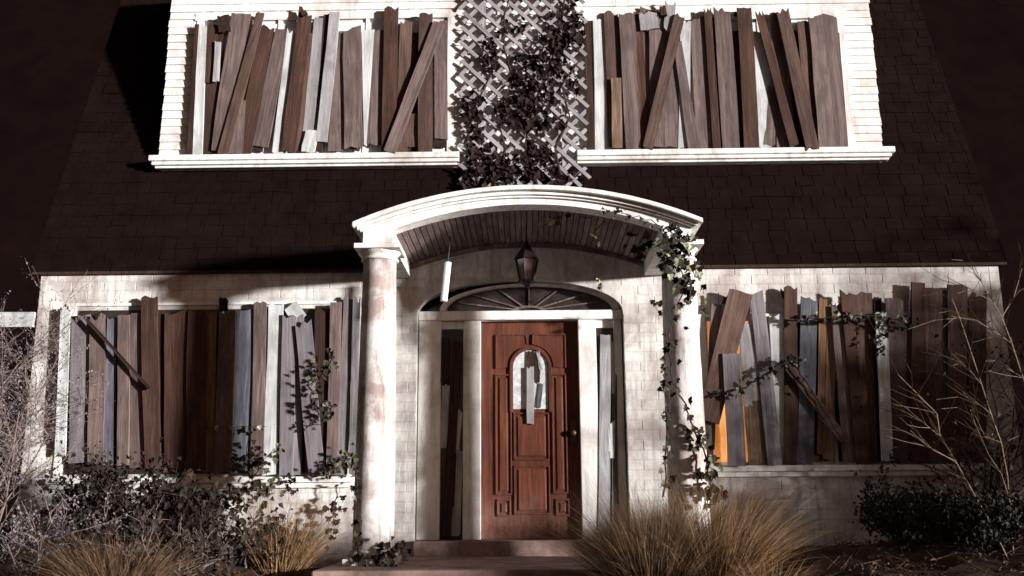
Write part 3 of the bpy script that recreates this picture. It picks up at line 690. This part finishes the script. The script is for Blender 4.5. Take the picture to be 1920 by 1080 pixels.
# ------------------------------------------------------------------ trellis with its vine
YT = YD - 0.045
tr = empty('trellis', at(985, 345, YT), 'grey diagonal lattice trellis standing on the portico roof between upper windows', 'trellis')
tx0, tx1 = TX0, TX1; tz0, tz1 = at(985, 352, YT).z, at(985, -60, YT).z
Wd, Hd = tx1 - tx0, tz1 - tz0; step = 0.185
def clipline(c0, sgn):
    """diagonal x = c0 + sgn*t, z = t inside the panel"""
    pts = []
    t0, t1 = 0.0, Hd
    if sgn > 0: t0, t1 = max(t0, -c0), min(t1, Wd - c0)
    else: t0, t1 = max(t0, c0 - Wd), min(t1, c0)
    return None if t1 - t0 < 0.05 else ((c0 + sgn * t0, t0), (c0 + sgn * t1, t1))
for sgn, yy in ((1, YT), (-1, YT - 0.010)):
    c0 = (-Hd if sgn > 0 else 0.0) + 0.05
    while c0 < Wd + Hd:
        q_ = clipline(c0, sgn)
        if q_:
            e0, e1 = rnd.uniform(-.03, .05), rnd.uniform(-.03, .05); d = 0.7071
            (xa, za), (xb, zb) = q_
            board(tr, (tx0 + xb + sgn * e1 * d, tz0 + zb + e1 * d), (tx0 + xa - sgn * e0 * d, tz0 + za - e0 * d), 0.036, yy, 'slat', thick=0.011, name='slat', rag=0.008)
        c0 += step * rnd.uniform(0.93, 1.07)
for k in range(2):
    x = tx0 + Wd * (0.18 + 0.64 * k)
    board(tr, (x, tz1), (x, tz0 - 0.05), 0.04, YT + 0.012, 'slat', thick=0.012, name='upright', rag=0.008)
vine = empty('climbing_vine', (0, YT - 0.05, tz0), 'dark dried leafy vine climbing over the lattice trellis', 'vine')
blobs = [(1068, 45, 26, 48), (1045, 88, 20, 22), (1025, 70, 16, 22), (923, 95, 17, 40), (968, 46, 18, 15), (1000, 105, 30, 22), (985, 150, 26, 40), (1010, 190, 30, 40), (1045, 125, 20, 28), (960, 205, 34, 26), (888, 200, 22, 32), (895, 240, 20, 20), (992, 235, 22, 16), (1075, 150, 14, 18), (905, 300, 34, 34), (950, 318, 50, 26), (1010, 300, 34, 40), (1060, 330, 20, 14), (1048, 225, 14, 14), (880, 330, 16, 18)]
st = MB(); fol = MB(); cnt = 0
mainpts = [[(930, 350), (945, 280), (930, 210), (960, 150), (940, 90), (950, 30), (960, -40)], [(1010, 350), (990, 270), (1000, 190), (1030, 120), (1050, 60), (1060, -20)], [(1050, 345), (1040, 280), (1065, 220), (1050, 160), (1085, 110)], [(900, 345), (880, 270), (890, 200), (920, 140)]]
for pl in mainpts:
    pts = [at(x + rnd.uniform(-6, 6), y, YT - 0.022) for x, y in pl]; st.tube(pts, 0.012, 0.006, 5)
st.build('vine_stem', 'stem', vine)
wt = [b[2] * b[3] for b in blobs]; tot = sum(wt)
for b in blobs:
    for _ in range(int(900 * b[2] * b[3] / tot)):
        a, r_ = rnd.uniform(0, 6.283), math.sqrt(rnd.random()) * rnd.choice((0.8, 0.95, 1.05, 1.3))
        x, y = b[0] + b[2] * r_ * math.cos(a), b[1] + b[3] * r_ * math.sin(a)
        if not 860 < x < 1100: continue
        pos = at(x, y, YT - rnd.uniform(-0.01, 0.07)); s_ = rnd.uniform(0.04, 0.095)
        if pos.z < tz0: continue
        cnt += 1
        if cnt % 3 == 0 and cnt < 880: add_leaf(vine, pos, s_, 'leafdark')
        else: leaf_into(fol, pos, s_)
fol.build('foliage', 'leafdark', vine, kind='stuff')

# ------------------------------------------------------------------ ivy on the right column and along the boards
ivy = empty('ivy', at(1290, 1040, YC - 0.2), 'green ivy winding up the right porch column into the arch', 'ivy')
def strand(parent, pts, r_=0.006, nleaf=0, sz=(0.04, 0.075), mats=('leafgreen',), jitter=0.05, name='ivy_stem', facing=(0.2, -1, 0)):
    pts = [Vector(p_) for p_ in pts]; fine = []
    for i in range(len(pts) - 1):
        for k in range(4):
            q_ = pts[i].lerp(pts[i + 1], k / 4) + Vector((rnd.gauss(0, .008), rnd.gauss(0, .006), rnd.gauss(0, .008))); fine.append(q_)
    fine.append(pts[-1])
    if r_: MB().tube(fine, r_, r_ * 0.5, 5).build(name, 'stem', parent)
    for _ in range(nleaf):
        i = rnd.randrange(len(fine) - 1); p_ = fine[i].lerp(fine[i + 1], rnd.random())
        add_leaf(parent, p_ + Vector((rnd.gauss(0, jitter), -abs(rnd.gauss(0, jitter * .6)) - .01, rnd.gauss(0, jitter))), rnd.uniform(*sz), rnd.choice(mats), facing)
G, GP, BK = 'leafgreen', 'leafpale', 'leafblack'
yc = YC - 0.19
strand(ivy, [at(x, y, yc) for x, y in [(1335, 930), (1325, 860), (1300, 800), (1285, 760), (1262, 720), (1255, 640), (1262, 580), (1290, 540), (1272, 500), (1262, 450)]], 0.008, 34, mats=(G, BK, BK), jitter=0.04)
strand(ivy, [at(x, y, yc) for x, y in [(1245, 930), (1250, 800), (1246, 700), (1248, 620)]], 0.007, 42, sz=(.035, .06), mats=(BK, G), jitter=0.02)
strand(ivy, [at(x, y, yc - .02) for x, y in [(1300, 800), (1325, 850), (1328, 900), (1330, 925)]], 0, 40, sz=(.05, .085), mats=(BK, BK, G), jitter=0.05)
strand(ivy, [at(x, y, yc - .02) for x, y in [(1268, 440), (1262, 470), (1270, 500), (1290, 530), (1285, 550)]], 0, 85, sz=(.045, .09), mats=(BK, G, BK), jitter=0.06)
strand(ivy, [at(x, y, yc - .05) for x, y in [(1255, 440), (1265, 480), (1290, 500), (1310, 530)]], 0, 14, sz=(.045, .08), mats=(GP,), jitter=0.06)
strand(ivy, [at(x, y, YF - .03) for x, y in [(1240, 425), (1210, 410), (1170, 400), (1130, 392)]], 0.005, 22, sz=(.025, .05), mats=(G, BK, BK), jitter=0.025)
strand(ivy, [at(x, y, -0.7) for x, y in [(1250, 430), (1215, 425), (1190, 470), (1240, 470)]], 0.005, 30, sz=(.05, .09), mats=(BK, BK, G), jitter=0.08)
strand(ivy, [at(x, y, -0.95) for x, y in [(1240, 430), (1180, 408), (1110, 408), (1050, 402), (1010, 430)]], 0.004, 9, sz=(.05, .085), mats=(GP, G), jitter=0.035)
strand(ivy, [at(x, y, -0.95) for x, y in [(1140, 408), (1110, 440), (1118, 460)]], 0.004, 5, sz=(.04, .06), mats=(GP,), jitter=0.02)
strand(ivy, [at(x, y, -0.35) for x, y in [(1250, 590), (1240, 560), (1228, 570), (1236, 600)]], 0.004, 9, sz=(.04, .07), mats=(BK,), jitter=0.02)
strand(ivy, [at(x, y, -0.2) for x, y in [(1130, 550), (1128, 530), (1122, 520)]], 0.003, 5, sz=(.03, .05), mats=(G, GP), jitter=0.02)
gar = empty('ivy_garland', at(1480, 670, -0.16), 'thin ivy garland strung across the boards of the lower right window', 'ivy')
yb = -0.16
strand(gar, [at(x, y, yb) for x, y in [(1330, 745), (1395, 728), (1440, 700), (1475, 672), (1500, 675)]], 0.010, 60, sz=(.03, .055), mats=(BK, G), jitter=0.022)
strand(gar, [at(x, y, yb) for x, y in [(1475, 672), (1500, 700), (1535, 750), (1575, 820)]], 0.008, 6, sz=(.03, .05), mats=(BK,), jitter=0.02)
strand(gar, [at(x, y, yb) for x, y in [(1495, 595), (1540, 598), (1580, 590), (1630, 592), (1680, 600), (1720, 610)]], 0.007, 60, sz=(.03, .06), mats=(BK, G, BK), jitter=0.03)
strand(gar, [at(x, y, yb) for x, y in [(1645, 590), (1650, 630), (1640, 655)]], 0.005, 22, sz=(.03, .06), mats=(BK,), jitter=0.03)
lv = empty('ivy', at(610, 960, -0.25), 'dark ivy trailing over the boards of the lower left window', 'ivy')
strand(lv, [at(x, y, -0.16) for x, y in [(625, 660), (620, 690), (595, 710), (600, 750), (612, 770)]], 0.006, 60, sz=(.035, .065), mats=(BK, BK, G), jitter=0.05)
strand(lv, [at(x, y, -0.16) for x, y in [(570, 800), (600, 795), (615, 770)]], 0.005, 10, sz=(.03, .05), mats=(BK,), jitter=0.02)
strand(lv, [at(x, y, -0.16) for x, y in [(380, 803), (440, 802), (500, 800)]], 0.004, 8, sz=(.03, .05), mats=(G, GP), jitter=0.015)
strand(lv, [at(x, y, -0.16) for x, y in [(470, 900), (490, 870), (515, 840), (510, 850)]], 0.005, 30, sz=(.03, .06), mats=(BK, G), jitter=0.05)
strand(lv, [at(x, y, -0.16) for x, y in [(460, 880), (462, 840), (470, 800)]], 0.004, 34, sz=(.03, .055), mats=(BK, G, G), jitter=0.06)
strand(lv, [at(x, y, -0.16) for x, y in [(610, 890), (640, 870), (662, 850)]], 0.005, 40, sz=(.03, .06), mats=(G, BK), jitter=0.06)
strand(lv, [at(x, y, -0.12) for x, y in [(632, 910), (630, 940), (622, 970), (625, 1000)]], 0.006, 26, sz=(.04, .07), mats=(BK,), jitter=0.028)
strand(lv, [at(x, y, -0.12) for x, y in [(440, 915), (490, 925), (520, 900), (560, 905)]], 0.005, 50, sz=(.03, .06), mats=(BK, G), jitter=0.05)
strand(lv, [at(x, y, -0.12) for x, y in [(350, 945), (400, 930), (430, 950), (480, 950)]], 0.006, 46, sz=(.035, .07), mats=(BK, G), jitter=0.05)
lc = empty('ivy', at(690, 1060, YC - .2), 'sparse dark creeper clinging to the left porch column', 'ivy')
strand(lc, [at(x, y, YC - .18) for x, y in [(672, 1050), (668, 980), (670, 900), (668, 840)]], 0.005, 30, sz=(.035, .06), mats=(BK, BK, G), jitter=0.02)
strand(lc, [at(x, y, YC - .25) for x, y in [(690, 1062), (715, 1045), (740, 1030), (748, 1015)]], 0.005, 44, sz=(.035, .065), mats=(BK, BK, G), jitter=0.05)

# ------------------------------------------------------------------ shrubs, grasses, trees
def bush(name, label, cat, base, h, r_, stems, levels, mats, leaves, lsize, group=None, lean=(0, 0), thick=0.012, droop=0.0, spread=1.0, slim=1.0, kids=4):
    b = empty(name, base, label, cat, group); br = MB(); lf = MB(); base = Vector(base); ends = []
    def grow(p_, d, L, rr, lv_):
        pts = [p_]; k = 4
        for i in range(k):
            d = (d + Vector((rnd.gauss(0, .16), rnd.gauss(0, .16), rnd.gauss(0, .12) - droop * (1 if lv_ else .2)))).normalized()
            pts.append(pts[-1] + d * L / k)
        br.tube(pts, rr, rr * 0.5, 3, cap=False)
        if lv_ <= 1: ends.extend(pts[1:])
        if lv_ > 0:
            for _ in range(kids):
                i = rnd.randint(1, k); a = rnd.uniform(0, 6.283)
                side = Vector((math.cos(a), math.sin(a), rnd.uniform(-.2, .8)))
                grow(pts[i], (d * 0.6 + side * 0.8).normalized(), L * rnd.uniform(.45, .7), rr * 0.55, lv_ - 1)
    for i in range(stems):
        a = 2 * math.pi * i / stems + rnd.uniform(-.4, .4)
        out = r_ / h * rnd.uniform(.2, 1.0) * spread
        d = Vector((math.cos(a) * out + lean[0], math.sin(a) * out + lean[1], 1)).normalized()
        grow(base + Vector((math.cos(a), math.sin(a), 0)) * 0.1 * r_, d, h * rnd.uniform(.5, .72), thick, levels)
    br.build('branches', mats[0], b)
    if leaves:
        for _ in range(leaves):
            q_ = rnd.choice(ends) + Vector((rnd.gauss(0, 1), rnd.gauss(0, 1), rnd.gauss(0, 1))) * lsize * 1.1
            leaf_into(lf, q_, lsize * rnd.uniform(.6, 1.3), (rnd.gauss(0, 1), -1, rnd.gauss(0.3, .6)), 1.6, slim)
        lf.build('foliage', mats[1], b)
    return b
def tuft(label, base, h, r_, n_, mat, group='dry ornamental grass clumps', lean=0.0):
    m = MB(); base = Vector(base)
    for _ in range(n_):
        a = rnd.uniform(0, 6.283); rr = math.sqrt(rnd.random()); L = h * rnd.uniform(.55, 1.1)
        p_ = base + Vector((math.cos(a), math.sin(a), 0)) * r_ * 0.32 * rr
        out = Vector((math.cos(a), math.sin(a), 0)) * (0.15 + rr * 0.75) * (r_ / h) * rnd.uniform(.6, 1.3) + Vector((lean, 0, 0))
        d = (out + Vector((rnd.gauss(0, .16), rnd.gauss(0, .16), 1))).normalized(); wv = rnd.uniform(.0013, .0032)
        side = d.cross(Vector((rnd.gauss(0, 1), rnd.gauss(0, 1), .2))).normalized(); vs = []
        q_ = p_.copy(); k = 5
        for i in range(k):
            ww = wv * (1 - i / (k - .6)); vs += [q_ - side * ww, q_ + side * ww]
            d = (d + Vector((out.x * .12, out.y * .12, -.04 - .05 * i)) + Vector((rnd.gauss(0, 1), rnd.gauss(0, 1), rnd.gauss(0, .8))) * (.07 if rnd.random() < .93 else .5)).normalized(); q_ = q_ + d * L / k
        vs.append(q_)
        m.add(vs, [(2 * i, 2 * i + 1, 2 * i + 3, 2 * i + 2) for i in range(k - 1)] + [(2 * k - 2, 2 * k - 1, 2 * k)])
    return tag(m.build('grass_clump', mat, origin=base), label, 'grass', group)
def gpos(px, Y): 
    x = at(px, 900, Y).x; return Vector((x, Y, ground_h(x, Y) - 0.01))
# left side
bush('grey_shrub', 'pale grey twiggy shrub at the left corner of the house', 'shrub', gpos(-35, -0.9), 1.95, 0.42, 10, 3, ('twig', 'leafgrey'), 7000, 0.017, thick=0.011, kids=5)
bush('grey_shrub', 'low grey twiggy shrub in the bottom left corner', 'shrub', gpos(70, -2.0), 0.75, 0.75, 12, 2, ('twig', 'leafgrey'), 1600, 0.018, thick=0.009)
bush('dark_shrub', 'dark leafy shrub under the left end of the lower left window', 'shrub', gpos(215, -0.75), 0.85, 0.7, 14, 2, ('stem', 'leafblack'), 2600, 0.042, thick=0.010)
bush('dark_shrub', 'dark leafy shrub below the middle of the lower left window', 'shrub', gpos(340, -0.8), 0.66, 0.6, 12, 2, ('stem', 'leafblack'), 1100, 0.055, thick=0.010)
bush('twiggy_shrub', 'straggly brown shrub with bare twigs left of the orange grass clump', 'shrub', gpos(330, -2.2), 0.55, 0.95, 16, 2, ('twig', 'leafblack'), 700, 0.045, thick=0.007, spread=1.3)
bush('twiggy_shrub', 'straggly low twigs behind the orange grass clump', 'shrub', gpos(470, -1.3), 0.5, 0.7, 12, 2, ('twig', 'leafblack'), 700, 0.05, thick=0.007, spread=1.3)
bush('dark_shrub', 'low dark shrub in front of the wall below the lower right window', 'shrub', gpos(1700, -0.8), 0.50, 0.85, 15, 2, ('stem', 'leafblack'), 3400, 0.032, thick=0.007)
bush('dark_shrub', 'low dark shrub at the foot of the bare twigs at the right edge', 'shrub', gpos(1850, -1.5), 0.50, 0.8, 15, 2, ('stem', 'leafblack'), 3000, 0.032, thick=0.007)
tuft('orange lit grass clump beside the left porch column', gpos(535, -1.3), 0.78, 0.36, 1300, 'straw', lean=0.12)
tuft('brown grass clump among the twigs at bottom left', gpos(235, -2.6), 0.62, 0.5, 1300, 'strawdark')
# right side
tuft('tall brown grass clump in front of the right sidelight', gpos(1215, -1.95), 0.98, 0.56, 3200, 'strawdark')
tuft('tall tan grass clump in front of the right column', gpos(1330, -1.75), 1.0, 0.6, 2800, 'straw', lean=0.07)
tuft('pale flattened grass at the foot of the tall clumps', gpos(1440, -2.4), 0.42, 0.5, 1000, 'straw', lean=0.25)
# bare shrub at the right edge, its long twigs catching the light
bs = empty('bare_shrub', gpos(1870, -1.7), 'bare shrub with long pale twigs at the right edge', 'shrub'); k3 = 2.572
paths = [([(1720, 1560), (1590, 1290), (1470, 1080), (1420, 990), (1345, 870), (1330, 760), (1240, 670), (1140, 570)], .011), ([(1420, 990), (1300, 930), (1200, 840)], .006), ([(1700, 1450), (1670, 1060), (1640, 900), (1590, 760), (1545, 620), (1500, 480), (1440, 300), (1400, 200)], .010),
         ([(1640, 900), (1560, 870), (1500, 740)], .006), ([(1760, 1400), (1800, 900), (1749, 600), (1690, 420), (1640, 290), (1600, 220), (1540, 120), (1500, 60)], .011), ([(1690, 420), (1600, 360), (1520, 310), (1400, 290)], .007), ([(1600, 220), (1540, 190), (1470, 150)], .007),
         ([(1645, 290), (1700, 200), (1740, 60)], .007), ([(1749, 590), (1700, 560), (1640, 530)], .006), ([(1545, 620), (1480, 540), (1400, 470)], .005), ([(1345, 870), (1260, 800), (1190, 760)], .005), ([(1590, 760), (1540, 720), (1500, 690)], .005), ([(1720, 1300), (1640, 1050), (1580, 960), (1510, 800), (1490, 740)], .007)]
tw = MB(); fine = []
for pl, r_ in paths:
    y0 = -1.7 + rnd.uniform(-.12, .12)
    pts = [at(1240 + x / k3, 480 + y / k3, y0 + rnd.uniform(-.03, .03)) for x, y in pl]; tw.tube(pts, r_ * 0.47, r_ * .22, 5); fine += pts[1:]
    for i in range(len(pts) - 1):
        for k in range(3):
            q_ = pts[i].lerp(pts[i + 1], rnd.random()); d = (pts[i + 1] - pts[i]).normalized()
            if q_.z < 0.4: continue
            d = (d + Vector((rnd.gauss(0, .5), rnd.gauss(0, .5), rnd.gauss(0, .4)))).normalized(); L = rnd.uniform(.12, .4)
            tw.tube([q_, q_ + d * L * .5 + Vector((0, 0, .01)), q_ + d * L + Vector((rnd.gauss(0, .03), 0, rnd.gauss(0, .03)))], .0032, .0012, 3, cap=False)
tw.build('twigs', 'twigpale', bs)
bush('brown_shrub', 'dense brown twig thicket in front of the lower right window end', 'shrub', gpos(1835, -0.85), 1.5, 0.5, 9, 3, ('stem', 'leafblack'), 350, 0.04, thick=0.010)
# out of the picture to the right: what shades the right end of the house and the ground
bush('tall_shrub', 'tall dense shrub beyond the right end of the house', 'shrub', Vector((7.45, -1.75, 0)), 2.6, 1.0, 16, 3, ('stem', 'leafblack'), 6500, 0.12, thick=0.02)
bush('hedge_shrub', 'wide low hedge shrub beside the tall dense shrub', 'shrub', Vector((7.9, -2.9, 0)), 1.15, 0.85, 14, 2, ('stem', 'leafblack'), 3600, 0.10, thick=0.012)
bush('hedge_shrub', 'low dense hedge shrub beyond the right edge of the path', 'shrub', Vector((5.6, -5.4, 0)), 0.6, 0.8, 12, 2, ('stem', 'leafblack'), 2200, 0.09, thick=0.012)

lit = MB()
for _ in range(5200):
    x, y = rnd.choice((rnd.uniform(1.3, 4.6), rnd.uniform(-4.6, -1.3))), rnd.uniform(-3.6, -0.05)
    leaf_into(lit, (x, y, ground_h(x, y) + 0.012), rnd.uniform(.02, .055), (0, -.3, 1), 0.9, rnd.uniform(.3, 1))
for _ in range(900):
    x, y = rnd.choice((rnd.uniform(1.3, 4.6), rnd.uniform(-4.6, -1.3))), rnd.uniform(-3.6, -0.1); a = rnd.uniform(0, 6.283); L = rnd.uniform(.05, .25)
    p_ = Vector((x, y, ground_h(x, y) + .012)); lit.tube([p_, p_ + Vector((math.cos(a) * L, math.sin(a) * L, rnd.uniform(0, .1)))], .003, .0015, 3, cap=False)
lit.build('leaf_litter', 'litter', kind='stuff')
# ------------------------------------------------------------------ side rail of the fence at the left
fe = empty('fence', at(-60, 900, 0.6), 'white rail fence running off from the left corner of the house', 'fence')
ra, rb_ = at(-420, 604, -0.06), at(66, 600, -0.06)
board(fe, (rb_.x, rb_.z), (ra.x, ra.z), 0.14, -0.06, 'pale', thick=0.035, name='rail', rag=0.005)
for px in (-30, -330):
    x = at(px, 700, 0.4).x; soft(MB().box(x - 0.06, x + 0.06, -0.055, 0.065, 0.0, at(px, 585, 0.0).z + 0.1).build('post', 'trim', fe), 0.008)
